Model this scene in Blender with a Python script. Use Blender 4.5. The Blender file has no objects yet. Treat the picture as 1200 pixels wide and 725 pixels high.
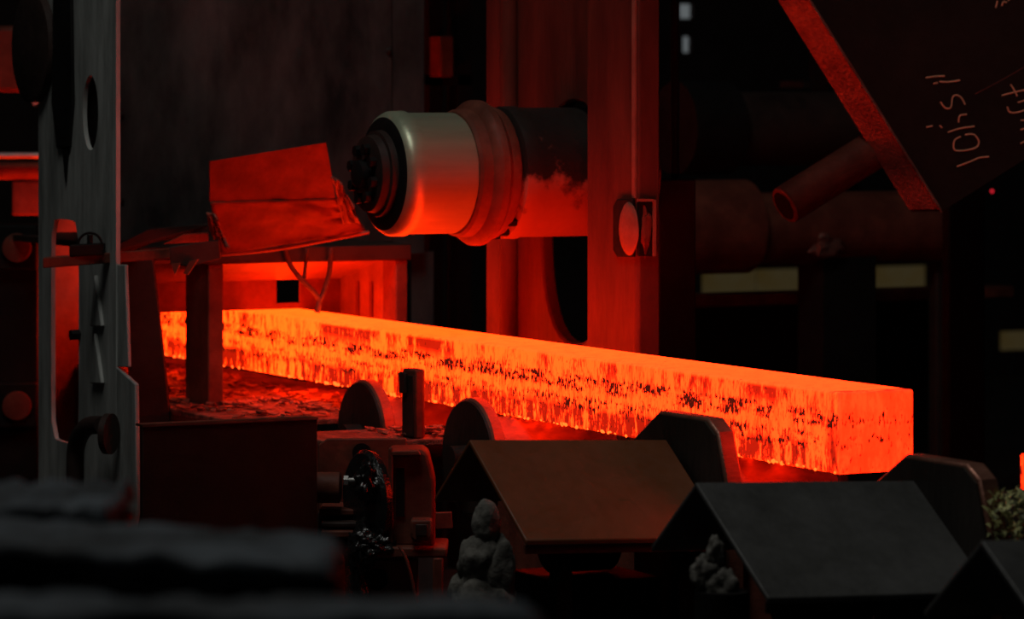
import bpy, bmesh, math, random
from mathutils import Vector, Matrix, noise

random.seed(7)
scene = bpy.context.scene
COL = scene.collection

# ------------------------------------------------------------------ camera
# world: x = across the roller table (away from the viewer's side), y = along the billet, z = up
FPX = 4131.0                     # focal length in pixels of the 1200 px wide frame
HORIZON = 116.0                  # row of the horizon
YAW = math.radians(27.02)
CAM = Vector((-4.6206, -7.3041, 1.9166))
RIGHT = Vector((math.cos(YAW), -math.sin(YAW), 0))
FWD = Vector((math.sin(YAW), math.cos(YAW), 0))
cd = bpy.data.cameras.new('camera')
cd.sensor_fit = 'HORIZONTAL'
cd.sensor_width = 36.0
cd.lens = FPX / 1200 * 36
cd.shift_y = -(362.5 - HORIZON) / 1200
cd.clip_end = 200
cd.dof.use_dof = True
cd.dof.focus_distance = 9.6
cd.dof.aperture_fstop = 4.0
cam = bpy.data.objects.new('camera', cd)
cam.location = CAM
cam.rotation_euler = (math.pi / 2, 0, -YAW)
COL.objects.link(cam)
scene.camera = cam

# ------------------------------------------------------------------ world, lamps, exposure
w = bpy.data.worlds.new('world')
scene.world = w
w.use_nodes = True
bg = w.node_tree.nodes['Background']
bg.inputs[0].default_value = (0.62, 0.72, 0.80, 1)
bg.inputs[1].default_value = 0.004
scene.view_settings.view_transform = 'Standard'
scene.view_settings.look = 'None'
scene.view_settings.exposure = 0.0
scene.view_settings.gamma = 1.0
scene.view_settings.use_curve_mapping = False


def area(name, loc, target, size, energy, color):
    l = bpy.data.lights.new(name, 'AREA')
    l.shape = 'SQUARE'
    l.size = size
    l.energy = energy
    l.color = color
    o = bpy.data.objects.new(name, l)
    o.location = loc
    o.rotation_euler = (Vector(target) - Vector(loc)).to_track_quat('-Z', 'Y').to_euler()
    COL.objects.link(o)
    return o


area('roof_light', (-2.4, -0.2, 7.5), (-1.2, 1.2, 1.0), 2.5, 75, (1.0, 0.99, 0.93))


# ------------------------------------------------------------------ pixel rays -> points in the place
def ray(px, py):
    return RIGHT * ((px - 600) / FPX) + FWD + Vector((0, 0, -(py - HORIZON) / FPX))


def at(px, py, d):
    return CAM + ray(px, py) * (d - 1.47)


def onx(px, py, x):
    r = ray(px, py)
    return CAM + r * ((x - CAM.x) / r.x)


def ony(px, py, y):
    r = ray(px, py)
    return CAM + r * ((y - CAM.y) / r.y)


def onz(px, py, z):
    r = ray(px, py)
    return CAM + r * ((z - CAM.z) / r.z)


# ------------------------------------------------------------------ materials
MATS = {}


def steel(name, c1, c2, scale=6.0, rough=0.6, metal=0.0, bump=0.15, stretch=(1, 1, 1), c3=None, spec=0.5, contrast=0.18):
    m = bpy.data.materials.new(name)
    m.use_nodes = True
    nt = m.node_tree
    b = nt.nodes['Principled BSDF']
    tc = nt.nodes.new('ShaderNodeTexCoord')
    mp = nt.nodes.new('ShaderNodeMapping')
    mp.inputs['Scale'].default_value = stretch
    nt.links.new(tc.outputs['Object'], mp.inputs[0])
    n1 = nt.nodes.new('ShaderNodeTexNoise')
    n1.inputs['Scale'].default_value = scale
    n1.inputs['Detail'].default_value = 8
    n1.inputs['Roughness'].default_value = 0.65
    nt.links.new(mp.outputs[0], n1.inputs['Vector'])
    cr = nt.nodes.new('ShaderNodeValToRGB')
    cr.color_ramp.elements[0].position = 0.5 - contrast
    cr.color_ramp.elements[1].position = 0.5 + contrast
    cr.color_ramp.elements[0].color = (*c1, 1)
    cr.color_ramp.elements[1].color = (*c2, 1)
    if c3:
        e = cr.color_ramp.elements.new(0.5)
        e.color = (*c3, 1)
    nt.links.new(n1.outputs[0], cr.inputs[0])
    nt.links.new(cr.outputs[0], b.inputs['Base Color'])
    n2 = nt.nodes.new('ShaderNodeTexNoise')
    n2.inputs['Scale'].default_value = scale * 9
    n2.inputs['Detail'].default_value = 5
    nt.links.new(mp.outputs[0], n2.inputs['Vector'])
    ma = nt.nodes.new('ShaderNodeMath')
    ma.operation = 'MULTIPLY_ADD'
    ma.inputs[1].default_value = 0.35
    ma.inputs[2].default_value = rough - 0.17
    nt.links.new(n2.outputs[0], ma.inputs[0])
    nt.links.new(ma.outputs[0], b.inputs['Roughness'])
    bp = nt.nodes.new('ShaderNodeBump')
    bp.inputs['Strength'].default_value = bump
    bp.inputs['Distance'].default_value = 0.01
    nt.links.new(n2.outputs[0], bp.inputs['Height'])
    nt.links.new(bp.outputs[0], b.inputs['Normal'])
    b.inputs['Metallic'].default_value = metal
    b.inputs['Specular IOR Level'].default_value = spec
    MATS[name] = m
    return m


steel('black_steel', (0.004, 0.0035, 0.0035), (0.014, 0.012, 0.011), 5, 0.7, spec=0.2)
steel('dark_steel', (0.022, 0.011, 0.009), (0.058, 0.032, 0.025), 5, 0.6, spec=0.35)
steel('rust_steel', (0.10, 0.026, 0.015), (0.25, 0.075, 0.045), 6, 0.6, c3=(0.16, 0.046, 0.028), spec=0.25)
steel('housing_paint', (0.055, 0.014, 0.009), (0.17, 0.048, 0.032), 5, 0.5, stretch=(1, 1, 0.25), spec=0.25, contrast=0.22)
steel('black_rust', (0.022, 0.007, 0.005), (0.050, 0.015, 0.010), 5, 0.7, spec=0.2)
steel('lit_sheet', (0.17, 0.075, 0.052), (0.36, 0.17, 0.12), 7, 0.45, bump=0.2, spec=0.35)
steel('panel_steel', (0.035, 0.034, 0.034), (0.19, 0.185, 0.18), 3.0, 0.6, stretch=(1, 1, 0.6), contrast=0.17)
steel('grey_post', (0.18, 0.19, 0.18), (0.58, 0.60, 0.57), 7, 0.55, stretch=(1.6, 1.6, 0.3), contrast=0.2)
steel('cover_steel', (0.15, 0.038, 0.008), (0.25, 0.080, 0.030), 4, 0.5, bump=0.08, contrast=0.25)
steel('cover_grey', (0.040, 0.040, 0.037), (0.115, 0.115, 0.112), 5, 0.5, bump=0.08, contrast=0.25)
steel('roll_steel', (0.38, 0.42, 0.29), (0.56, 0.62, 0.43), 5, 0.38, metal=0.45, bump=0.03, stretch=(0.25, 3, 3), contrast=0.25)
steel('scale_deck', (0.09, 0.026, 0.016), (0.38, 0.13, 0.085), 22, 0.6, bump=0.9, contrast=0.1)
steel('scale_flake', (0.14, 0.04, 0.026), (0.46, 0.17, 0.11), 30, 0.45)
steel('roller_steel', (0.22, 0.085, 0.055), (0.42, 0.19, 0.13), 12, 0.42, metal=0.55, stretch=(0.3, 1, 1))
steel('flange_face', (0.014, 0.010, 0.008), (0.045, 0.034, 0.026), 9, 0.6, stretch=(1, 1, 0.3), spec=0.3)  # shade of the sides turned from the billet is put into the colour
steel('grease', (0.006, 0.006, 0.006), (0.022, 0.021, 0.020), 14, 0.25, bump=0.25, spec=0.8)
steel('crust', (0.05, 0.047, 0.04), (0.30, 0.285, 0.25), 9, 0.85, bump=0.35, contrast=0.16)
steel('foreground_crust', (0.006, 0.007, 0.009), (0.115, 0.14, 0.165), 4, 0.8, bump=0.4, contrast=0.13)
steel('pale_steel', (0.34, 0.34, 0.32), (0.6, 0.6, 0.57), 9, 0.35, metal=0.3)
steel('slab_face', (0.012, 0.007, 0.005), (0.024, 0.014, 0.011), 4, 0.8, spec=0.2)
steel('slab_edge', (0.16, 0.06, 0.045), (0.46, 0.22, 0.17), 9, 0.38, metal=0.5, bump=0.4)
steel('chalk', (0.75, 0.36, 0.20), (0.95, 0.55, 0.34), 40, 0.9)
steel('ground', (0.015, 0.013, 0.012), (0.05, 0.042, 0.038), 3, 0.85, bump=0.4)
steel('cladding', (0.012, 0.010, 0.009), (0.03, 0.026, 0.024), 2, 0.8)
steel('bush_leaf', (0.10, 0.12, 0.04), (0.75, 0.74, 0.30), 14, 0.5, contrast=0.08)
steel('hose', (0.05, 0.035, 0.03), (0.13, 0.10, 0.085), 20, 0.5)

# the roll's neck: darker toward the top by height, flaked lighter paint lower down
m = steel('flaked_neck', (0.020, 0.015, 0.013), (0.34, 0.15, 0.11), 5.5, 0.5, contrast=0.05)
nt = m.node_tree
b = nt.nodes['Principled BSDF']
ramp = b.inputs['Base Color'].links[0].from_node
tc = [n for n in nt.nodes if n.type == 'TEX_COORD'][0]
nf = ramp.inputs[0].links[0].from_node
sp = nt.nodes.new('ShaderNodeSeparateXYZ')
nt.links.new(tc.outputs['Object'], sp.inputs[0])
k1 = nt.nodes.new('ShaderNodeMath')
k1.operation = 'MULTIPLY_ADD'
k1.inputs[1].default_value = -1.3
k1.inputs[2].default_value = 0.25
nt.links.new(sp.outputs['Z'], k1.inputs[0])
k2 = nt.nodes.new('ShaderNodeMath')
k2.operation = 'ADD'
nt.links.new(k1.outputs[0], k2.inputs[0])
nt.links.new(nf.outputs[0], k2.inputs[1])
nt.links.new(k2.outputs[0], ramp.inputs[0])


def emitter(name, color, strength):
    m = bpy.data.materials.new(name)
    m.use_nodes = True
    b = m.node_tree.nodes['Principled BSDF']
    b.inputs['Base Color'].default_value = (0.02, 0.02, 0.02, 1)
    b.inputs['Emission Color'].default_value = (*color, 1)
    b.inputs['Emission Strength'].default_value = strength
    MATS[name] = m
    return m


def pane_material():
    m = emitter('dirty_pane', (0.30, 0.22, 0.06), 0.085)
    nt = m.node_tree
    b = nt.nodes['Principled BSDF']
    tc = nt.nodes.new('ShaderNodeTexCoord')
    n = nt.nodes.new('ShaderNodeTexNoise')
    n.inputs['Scale'].default_value = 3.0
    n.inputs['Detail'].default_value = 6
    nt.links.new(tc.outputs['Object'], n.inputs['Vector'])
    cr = nt.nodes.new('ShaderNodeValToRGB')
    cr.color_ramp.elements[0].position = 0.33
    cr.color_ramp.elements[1].position = 0.66
    cr.color_ramp.elements[0].color = (0.30, 0.19, 0.045, 1)
    cr.color_ramp.elements[1].color = (0.34, 0.29, 0.16, 1)
    nt.links.new(n.outputs[0], cr.inputs[0])
    nt.links.new(cr.outputs[0], b.inputs['Emission Color'])


pane_material()
emitter('red_lamp', (0.9, 0.02, 0.04), 0.4)
emitter('pale_pane', (0.45, 0.50, 0.52), 0.22)


def billet_material():
    """Glowing steel: temperature pattern of hot metal, cooler scale streaks and black scale flecks."""
    m = bpy.data.materials.new('hot_steel')
    m.use_nodes = True
    nt = m.node_tree
    L = nt.links.new
    b = nt.nodes['Principled BSDF']
    b.inputs['Base Color'].default_value = (0.05, 0.03, 0.025, 1)
    b.inputs['Roughness'].default_value = 0.7
    tc = nt.nodes.new('ShaderNodeTexCoord')
    sp = nt.nodes.new('ShaderNodeSeparateXYZ')
    L(tc.outputs['Object'], sp.inputs[0])

    def math_(op, a, bb=None, c=None, clamp=False):
        n = nt.nodes.new('ShaderNodeMath')
        n.operation = op
        n.use_clamp = clamp
        for i, v in enumerate((a, bb, c)):
            if v is None:
                continue
            if isinstance(v, (int, float)):
                n.inputs[i].default_value = v
            else:
                L(v, n.inputs[i])
        return n.outputs[0]

    def nz(scale3, detail=4, rough=0.55, dist=0.0):
        mp = nt.nodes.new('ShaderNodeMapping')
        mp.inputs['Scale'].default_value = scale3
        L(tc.outputs['Object'], mp.inputs[0])
        n = nt.nodes.new('ShaderNodeTexNoise')
        n.inputs['Scale'].default_value = 1.0
        n.inputs['Detail'].default_value = detail
        n.inputs['Roughness'].default_value = rough
        n.inputs['Distortion'].default_value = dist
        L(mp.outputs[0], n.inputs['Vector'])
        return n.outputs[0]

    def smooth(v, lo, hi):
        n = nt.nodes.new('ShaderNodeMapRange')
        n.interpolation_type = 'SMOOTHSTEP'
        L(v, n.inputs[0])
        n.inputs[1].default_value = lo
        n.inputs[2].default_value = hi
        return n.outputs[0]

    def band(v, c, h):
        d = math_('ABSOLUTE', math_('SUBTRACT', v, c))
        return math_('SUBTRACT', 1.0, smooth(d, h * 0.35, h))

    z = sp.outputs['Z']           # 0 .. 0.2
    y = sp.outputs['Y']
    streak = nz((22, 30, 9.0), 5, 0.62)
    fine = nz((110, 150, 38), 4, 0.65)
    wander = nz((3, 2.2, 1), 2)
    zz = math_('ADD', z, math_('MULTIPLY', math_('SUBTRACT', wander, 0.5), 0.03))
    # cooler red streaks near the bottom edge and below the top edge
    low = math_('MULTIPLY', math_('SUBTRACT', 1.0, smooth(zz, 0.045, 0.080)), 1.25)
    top = smooth(zz, 0.125, 0.17)
    crest = math_('SUBTRACT', 1.0, smooth(z, 0.188, 0.197))
    edge = math_('MULTIPLY', math_('ADD', low, math_('MULTIPLY', top, crest)), 1.0, clamp=True)
    side = math_('MULTIPLY', smooth(y, 0.0, 0.008), math_('SUBTRACT', 1.0, smooth(z, 0.194, 0.1985)))
    endm = math_('SUBTRACT', 1.0, smooth(y, 0.0, 0.008))
    mixs = math_('ADD', math_('MULTIPLY', streak, 0.62), math_('MULTIPLY', fine, 0.38))
    patch = nz((1.1, 1.6, 1), 2)
    patch2 = nz((1.3, 2.1, 1.4), 2)
    cool = math_('MULTIPLY', math_('MAXIMUM', math_('MULTIPLY', smooth(math_('ADD', mixs, math_('MULTIPLY', patch, 0.5)), 0.665, 0.765), low), math_('MULTIPLY', smooth(math_('ADD', mixs, math_('MULTIPLY', patch2, 0.9)), 0.93, 1.03), math_('MULTIPLY', top, crest))), 1.0)
    cool = math_('MULTIPLY', cool, math_('ADD', 0.35, math_('MULTIPLY', side, 0.65)))
    corner = math_('MULTIPLY', band(y, 0.022, 0.03), smooth(math_('ADD', streak, math_('MULTIPLY', fine, 0.4)), 0.54, 0.74))
    cool = math_('MAXIMUM', cool, math_('MULTIPLY', corner, 1.0))
    # general mottling
    mott = smooth(mixs, 0.44, 0.66)
    # black flecks in two bands along the side
    fl = nz((135, 135, 42), 2, 0.55, 0.6)
    clus = nz((9, 9, 30), 3)
    bands = math_('ADD', band(zz, 0.130, 0.034), math_('MULTIPLY', band(zz, 0.072, 0.034), 0.8), clamp=True)
    amount = math_('MULTIPLY', math_('ADD', 0.30, smooth(clus, 0.36, 0.58)), math_('MULTIPLY', bands, math_('ADD', 0.45, math_('MULTIPLY', side, 0.55))))
    fleck = smooth(math_('ADD', fl, math_('MULTIPLY', amount, 0.20)), 0.665, 0.69)
    # front end face (y < 0.01): only sparse scars
    # temperature along the bar: a little hotter deep in the mill
    hot = smooth(y, -0.2, 4.2)
    cr = nt.nodes.new('ShaderNodeMix')
    cr.data_type = 'RGBA'
    cr.inputs['A'].default_value = (9.0, 0.145, 0.014, 1)
    cr.inputs['B'].default_value = (9.6, 0.255, 0.012, 1)
    L(hot, cr.inputs['Factor'])

    def mix(a, col, fac):
        n = nt.nodes.new('ShaderNodeMix')
        n.data_type = 'RGBA'
        L(a, n.inputs['A'])
        n.inputs['B'].default_value = (*col, 1)
        L(fac, n.inputs['Factor'])
        return n.outputs['Result']
    c = mix(cr.outputs['Result'], (7.5, 0.072, 0.010), math_('MULTIPLY', endm, 0.85))
    c = mix(c, (4.6, 0.040, 0.003), math_('MULTIPLY', math_('MULTIPLY', mott, 0.9), math_('ADD', 0.45, math_('MULTIPLY', side, 0.55))))
    c = mix(c, (0.55, 0.010, 0.001), math_('MULTIPLY', cool, 0.985, clamp=True))
    c = mix(c, (0.04, 0.004, 0.001), math_('MULTIPLY', fleck, 0.996))
    L(c, b.inputs['Emission Color'])
    b.inputs['Emission Strength'].default_value = 1.0
    bp = nt.nodes.new('ShaderNodeBump')
    bp.inputs['Strength'].default_value = 0.4
    bp.inputs['Distance'].default_value = 0.004
    L(fine, bp.inputs['Height'])
    L(bp.outputs[0], b.inputs['Normal'])
    MATS['hot_steel'] = m


billet_material()


def hot_flake_material():
    m = emitter('hot_flake', (4.5, 0.30, 0.03), 1.0)


hot_flake_material()

# ------------------------------------------------------------------ geometry helpers (verts, faces)


def g_join(*gs):
    V, F = [], []
    for v, f in gs:
        o = len(V)
        V += [Vector(p) for p in v]
        F += [tuple(i + o for i in q) for q in f]
    return V, F


def g_box(x0, x1, y0, y1, z0, z1):
    v = [(x, y, z) for z in (z0, z1) for y in (y0, y1) for x in (x0, x1)]
    f = [(0, 2, 3, 1), (4, 5, 7, 6), (0, 1, 5, 4), (2, 6, 7, 3), (0, 4, 6, 2), (1, 3, 7, 5)]
    return [Vector(p) for p in v], f


def g_slab(poly, ext):
    """extrude a 3-D polygon by a vector"""
    n = len(poly)
    poly = [Vector(p) for p in poly]
    ext = Vector(ext)
    v = poly + [p + ext for p in poly]
    f = [tuple(range(n - 1, -1, -1)), tuple(range(n, 2 * n))]
    f += [(i, (i + 1) % n, (i + 1) % n + n, i + n) for i in range(n)]
    return v, f


AX = {'x': (Vector((1, 0, 0)), Vector((0, 1, 0)), Vector((0, 0, 1))),
      'y': (Vector((0, 1, 0)), Vector((0, 0, 1)), Vector((1, 0, 0))),
      'z': (Vector((0, 0, 1)), Vector((1, 0, 0)), Vector((0, 1, 0)))}


def g_prism(pts, axis, a0, a1):
    """pts: (y,z) for x, (x,z) for y, (x,y) for z"""
    def mk(p, a):
        return {'x': (a, p[0], p[1]), 'y': (p[0], a, p[1]), 'z': (p[0], p[1], a)}[axis]
    d = {'x': (a1 - a0, 0, 0), 'y': (0, a1 - a0, 0), 'z': (0, 0, a1 - a0)}[axis]
    return g_slab([mk(p, a0) for p in pts], d)


def g_lathe(prof, frame, c, seg=40, jit=0.0):
    """prof: (t, r) pairs along the axis"""
    a, u, vv = AX[frame] if isinstance(frame, str) else frame
    c = Vector(c)
    V, F = [], []
    rings = []
    for t, r in prof:
        ring = []
        for k in range(seg):
            ang = 2 * math.pi * k / seg
            rr = r
            if jit:
                rr = r * (1 + jit * noise.noise(Vector((math.cos(ang) * 2, math.sin(ang) * 2, t * 8))))
            ring.append(len(V))
            V.append(c + a * t + (u * math.cos(ang) + vv * math.sin(ang)) * rr)
        rings.append(ring)
    for r0, r1 in zip(rings, rings[1:]):
        for k in range(seg):
            F.append((r0[k], r0[(k + 1) % seg], r1[(k + 1) % seg], r1[k]))
    F.append(tuple(reversed(rings[0])))
    F.append(tuple(rings[-1]))
    return V, F


def frame_of(d):
    d = Vector(d).normalized()
    u = d.orthogonal().normalized()
    return d, u, d.cross(u)


def g_rod(p, q, r, seg=16, r2=None):
    p, q = Vector(p), Vector(q)
    d = q - p
    return g_lathe([(0, r), (d.length, r if r2 is None else r2)], frame_of(d), p, seg)


def g_tube(path, r, seg=10):
    path = [Vector(p) for p in path]
    V, F, rings = [], [], []
    u = None
    for i, p in enumerate(path):
        d = (path[min(i + 1, len(path) - 1)] - path[max(i - 1, 0)]).normalized()
        if u is None:
            u = d.orthogonal().normalized()
        u = (u - d * u.dot(d)).normalized()
        v = d.cross(u)
        ring = []
        for k in range(seg):
            a = 2 * math.pi * k / seg
            ring.append(len(V))
            V.append(p + (u * math.cos(a) + v * math.sin(a)) * r)
        rings.append(ring)
    for r0, r1 in zip(rings, rings[1:]):
        for k in range(seg):
            F.append((r0[k], r0[(k + 1) % seg], r1[(k + 1) % seg], r1[k]))
    F.append(tuple(reversed(rings[0])))
    F.append(tuple(rings[-1]))
    return V, F


def smooth_path(pts, n=6):
    pts = [Vector(p) for p in pts]
    out = []
    P = [pts[0]] + pts + [pts[-1]]
    for i in range(1, len(P) - 2):
        for k in range(n):
            t = k / n
            p0, p1, p2, p3 = P[i - 1], P[i], P[i + 1], P[i + 2]
            out.append(0.5 * ((2 * p1) + (p2 - p0) * t + (2 * p0 - 5 * p1 + 4 * p2 - p3) * t * t
                              + (3 * p1 - p0 - 3 * p2 + p3) * t ** 3))
    out.append(pts[-1])
    return out


def g_holed(axis, a0, a1, u0, u1, v0, v1, holes, N=48):
    """flat plate normal to axis with ONE elliptic hole (cu, cv, ru, rv, power)"""
    cu, cv, ru, rv, pw = holes
    angs = sorted(set([2 * math.pi * k / N for k in range(N)] +
                      [math.atan2(v - cv, u - cu) % (2 * math.pi) for u in (u0, u1) for v in (v0, v1)]))
    def mk(u, v, a):
        return Vector({'x': (a, u, v), 'y': (u, a, v), 'z': (u, v, a)}[axis])
    V, F = [], []
    n = len(angs)
    for a in (a0, a1):
        for t in angs:
            ct, st = math.cos(t), math.sin(t)
            s = min(((u1 - cu) / ct if ct > 1e-9 else (u0 - cu) / ct if ct < -1e-9 else 1e9),
                    ((v1 - cv) / st if st > 1e-9 else (v0 - cv) / st if st < -1e-9 else 1e9))
            V.append(mk(cu + ct * s, cv + st * s, a))
        for t in angs:
            ct, st = math.cos(t), math.sin(t)
            k = (abs(ct / ru) ** pw + abs(st / rv) ** pw) ** (-1 / pw)
            V.append(mk(cu + ct * k, cv + st * k, a))
    for i in range(n):
        j = (i + 1) % n
        F += [(i, j, n + j, n + i), (2 * n + i, 3 * n + i, 3 * n + j, 2 * n + j),
              (i, 2 * n + i, 2 * n + j, j), (n + i, n + j, 3 * n + j, 3 * n + i)]
    return V, F


def g_lump(c, rx, ry, rz, amp=0.25, freq=2.0, sub=3, seed=0):
    bm = bmesh.new()
    bmesh.ops.create_icosphere(bm, subdivisions=sub, radius=1)
    c = Vector(c)
    off = Vector((seed * 3.1, seed * 1.7, seed * 5.3))
    V = []
    for v in bm.verts:
        k = 1 + amp * noise.fractal(v.co * freq + off, 1.0, 2.0, 4)
        V.append(c + Vector((v.co.x * rx, v.co.y * ry, v.co.z * rz)) * k)
    F = [tuple(x.index for x in f.verts) for f in bm.faces]
    bm.free()
    return V, F


def g_hex(p, d, r, h):
    return g_lathe([(0, r), (h, r)], frame_of(d), p, 6)


# ------------------------------------------------------------------ object helpers
ROOTS = []


def build(name, g, mat, parent=None, bevel=0.0, smooth=True, angle=35, seg=2):
    V, F = g
    V = [Vector(p) for p in V]
    lo = Vector([min(p[i] for p in V) for i in range(3)])
    hi = Vector([max(p[i] for p in V) for i in range(3)])
    o0 = Vector(((lo.x + hi.x) / 2, (lo.y + hi.y) / 2, lo.z))
    me = bpy.data.meshes.new(name)
    me.from_pydata([p - o0 for p in V], [], F)
    bm = bmesh.new()
    bm.from_mesh(me)
    bmesh.ops.recalc_face_normals(bm, faces=bm.faces)
    bm.to_mesh(me)
    bm.free()
    me.materials.append(MATS[mat])
    if smooth:
        me.polygons.foreach_set('use_smooth', [True] * len(me.polygons))
        me.set_sharp_from_angle(angle=math.radians(angle))
    o = bpy.data.objects.new(name, me)
    o.location = o0
    COL.objects.link(o)
    if bevel:
        md = o.modifiers.new('edge', 'BEVEL')
        md.width = bevel
        md.segments = seg
        md.limit_method = 'ANGLE'
        md.angle_limit = math.radians(40)
    if parent is not None:
        o.parent = parent
        o['world0'] = tuple(o0)
        if parent.type == 'MESH':
            o.matrix_parent_inverse = Matrix.Translation(-Vector(parent.get('world0', parent.location)))
        else:
            ROOTS_CH.setdefault(parent.name, []).append((o, lo.copy(), hi.copy()))
    return o


ROOTS_CH = {}


def thing(name, label, cat, group=None):
    o = bpy.data.objects.new(name, None)
    o.empty_display_size = 0.1
    COL.objects.link(o)
    o['label'] = label
    o['category'] = cat
    if group:
        o['group'] = group
    ROOTS.append(o)
    return o


def finish():
    for r in ROOTS:
        ch = ROOTS_CH.get(r.name, [])
        lo = Vector([min(c[1][i] for c in ch) for i in range(3)])
        hi = Vector([max(c[2][i] for c in ch) for i in range(3)])
        r.location = ((lo.x + hi.x) / 2, (lo.y + hi.y) / 2, lo.z)
        for c, _, _ in ch:
            c.matrix_parent_inverse = Matrix.Translation(-r.location)
    for o in COL.objects:
        if 'world0' in o.keys():
            del o['world0']


def tag(o, label=None, cat=None, group=None, kind=None):
    for k, v in (('label', label), ('category', cat), ('group', group), ('kind', kind)):
        if v:
            o[k] = v
    return o


ZB = 1.0          # underside of the billet
S = 0.2           # billet section

# ------------------------------------------------------------------ setting
fl = tag(build('floor', g_box(-9, 12, -7, 16.2, -0.2, 0), 'ground'), 'dark oily mill floor lying in shadow', 'floor', kind='structure')
WB = 13.0         # back wall plane
wx0, wx1 = ony(796, 0, WB).x, ony(1090, 0, WB).x


def wall_with_openings():
    """wall of sheets left open where the strip window and the two small panes sit"""
    win = []
    for (a, b, c, d) in ((822, 1092, 308, 348), (1172, 1230, 384, 414), (796, 816, 2, 24), (800, 814, 40, 64)):
        p, q = ony(a, d, WB), ony(b, c, WB)
        win.append((p.x, q.x, p.z, q.z))
    xs = sorted({-6.0, 12.0} | {v for t in win for v in t[:2]})
    zs = sorted({0.0, 5.5} | {v for t in win for v in t[2:]})
    gs = []
    for x0, x1 in zip(xs, xs[1:]):
        for z0, z1 in zip(zs, zs[1:]):
            cx, cz = (x0 + x1) / 2, (z0 + z1) / 2
            if any(t[0] < cx < t[1] and t[2] < cz < t[3] for t in win):
                continue
            gs.append(g_box(x0, x1, WB, WB + 0.2, z0, z1))
    return g_join(*gs), win


g, WIN = wall_with_openings()
wall = tag(build('wall_back', g, 'cladding'), 'dark wall of the mill hall', 'wall', kind='structure')
names = ['long low strip window of dirty yellow panes under the big pipe', 'small yellow pane by the edge of the hall',
         'pale upper pane beside the mill stand', 'pale small pane below the other pale pane']
for i, (x0, x1, z0, z1) in enumerate(WIN):
    fr = build('window_%d' % (i + 1), g_join(
        g_box(x0, x1, WB + 0.02, WB + 0.12, z0, z0 + 0.015), g_box(x0, x1, WB + 0.02, WB + 0.12, z1 - 0.015, z1),
        g_box(x0, x0 + 0.015, WB + 0.02, WB + 0.12, z0 + 0.015, z1 - 0.015),
        g_box(x1 - 0.015, x1, WB + 0.02, WB + 0.12, z0 + 0.015, z1 - 0.015)), 'dark_steel')
    tag(fr, names[i], 'window', kind='structure')
    n = 4 if i == 0 else 1
    for k in range(n):
        a, b = x0 + (x1 - x0) * k / n, x0 + (x1 - x0) * (k + 1) / n
        build('pane', g_box(a + 0.016, b - 0.016 * (k == n - 1), WB + 0.06, WB + 0.08, z0 + 0.016, z1 - 0.016),
              'dirty_pane' if i < 2 else 'pale_pane', fr)

# ------------------------------------------------------------------ the billet
BL = 6.8
SW = 0.218
bv, bf = g_box(0, SW, 0, BL, 0, S)
bl = build('steel_billet', (bv, bf), 'hot_steel', bevel=0.006, seg=3)
# put the origin of its texture space on the front lower corner
me = bl.data
me.transform(Matrix.Translation(Vector((SW / 2, BL / 2, 0))))
bl.location = (0, 0, ZB)
tag(bl, 'glowing orange-hot square steel billet lying along the rollers', 'billet')
gs = []
for k in range(170):
    y = random.uniform(0.0, 4.6)
    s = random.uniform(0.002, 0.006) * (1.6 if random.random() < 0.12 else 1)
    gs.append(g_lump((random.uniform(-0.004, 0.006), y, ZB + 0.003 + random.uniform(0, 0.004)), s * 0.7, s * random.uniform(1, 2.4), s, 0.5, 2, 1, k))
fk = build('scale_crumbs', g_join(*gs), 'hot_flake', bl, smooth=False)
fk['kind'] = 'stuff'
fk.matrix_parent_inverse = Matrix.Translation(-Vector((0, 0, ZB)))

# ------------------------------------------------------------------ roller table
RY = [ony(1100, 0, 0).y]
XF = -0.13                       # near end of the roller flanges
KF = lambda px: onx(px, 0, XF).y
roll_y = [KF(1062), KF(790), KF(549), KF(423)]
roll_lab = ['table roller under the front end of the billet', 'table roller behind the notched plate at the brown cover',
            'table roller with dark round flange beside the brown cover', 'table roller with dark round flange behind the drive bearing']
for i, y in enumerate(roll_y):
    t = thing('table_roller', roll_lab[i], 'roller', 'rollers carrying the billet')
    zc = ZB - 0.112
    build('barrel', g_lathe([(-0.085, 0.095), (-0.08, 0.112), (0.30, 0.112), (0.305, 0.1)], 'x', (0, y, zc), 48), 'roller_steel' if i else 'dark_steel', t)
    build('flange', g_lathe([(XF, 0.164), (XF + 0.006, 0.17), (-0.093, 0.17), (-0.088, 0.162)], 'x', (0, y, zc), 56), 'roller_steel', t)
    f = build('flange_face', g_lathe([(XF - 0.006, 0.160), (XF, 0.164)], 'x', (0, y, zc), 56), 'flange_face', t)
    build('shaft', g_rod((-0.19, y, zc), (XF - 0.006, y, zc), 0.035), 'dark_steel', t)
    build('shaft', g_rod((0.305, y, zc), (0.36, y, zc), 0.035), 'dark_steel', t)
    build('bearing_foot', g_box(0.32, 0.36, y - 0.07, y + 0.07, 0, zc + 0.06), 'dark_steel', t, 0.01)

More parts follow.
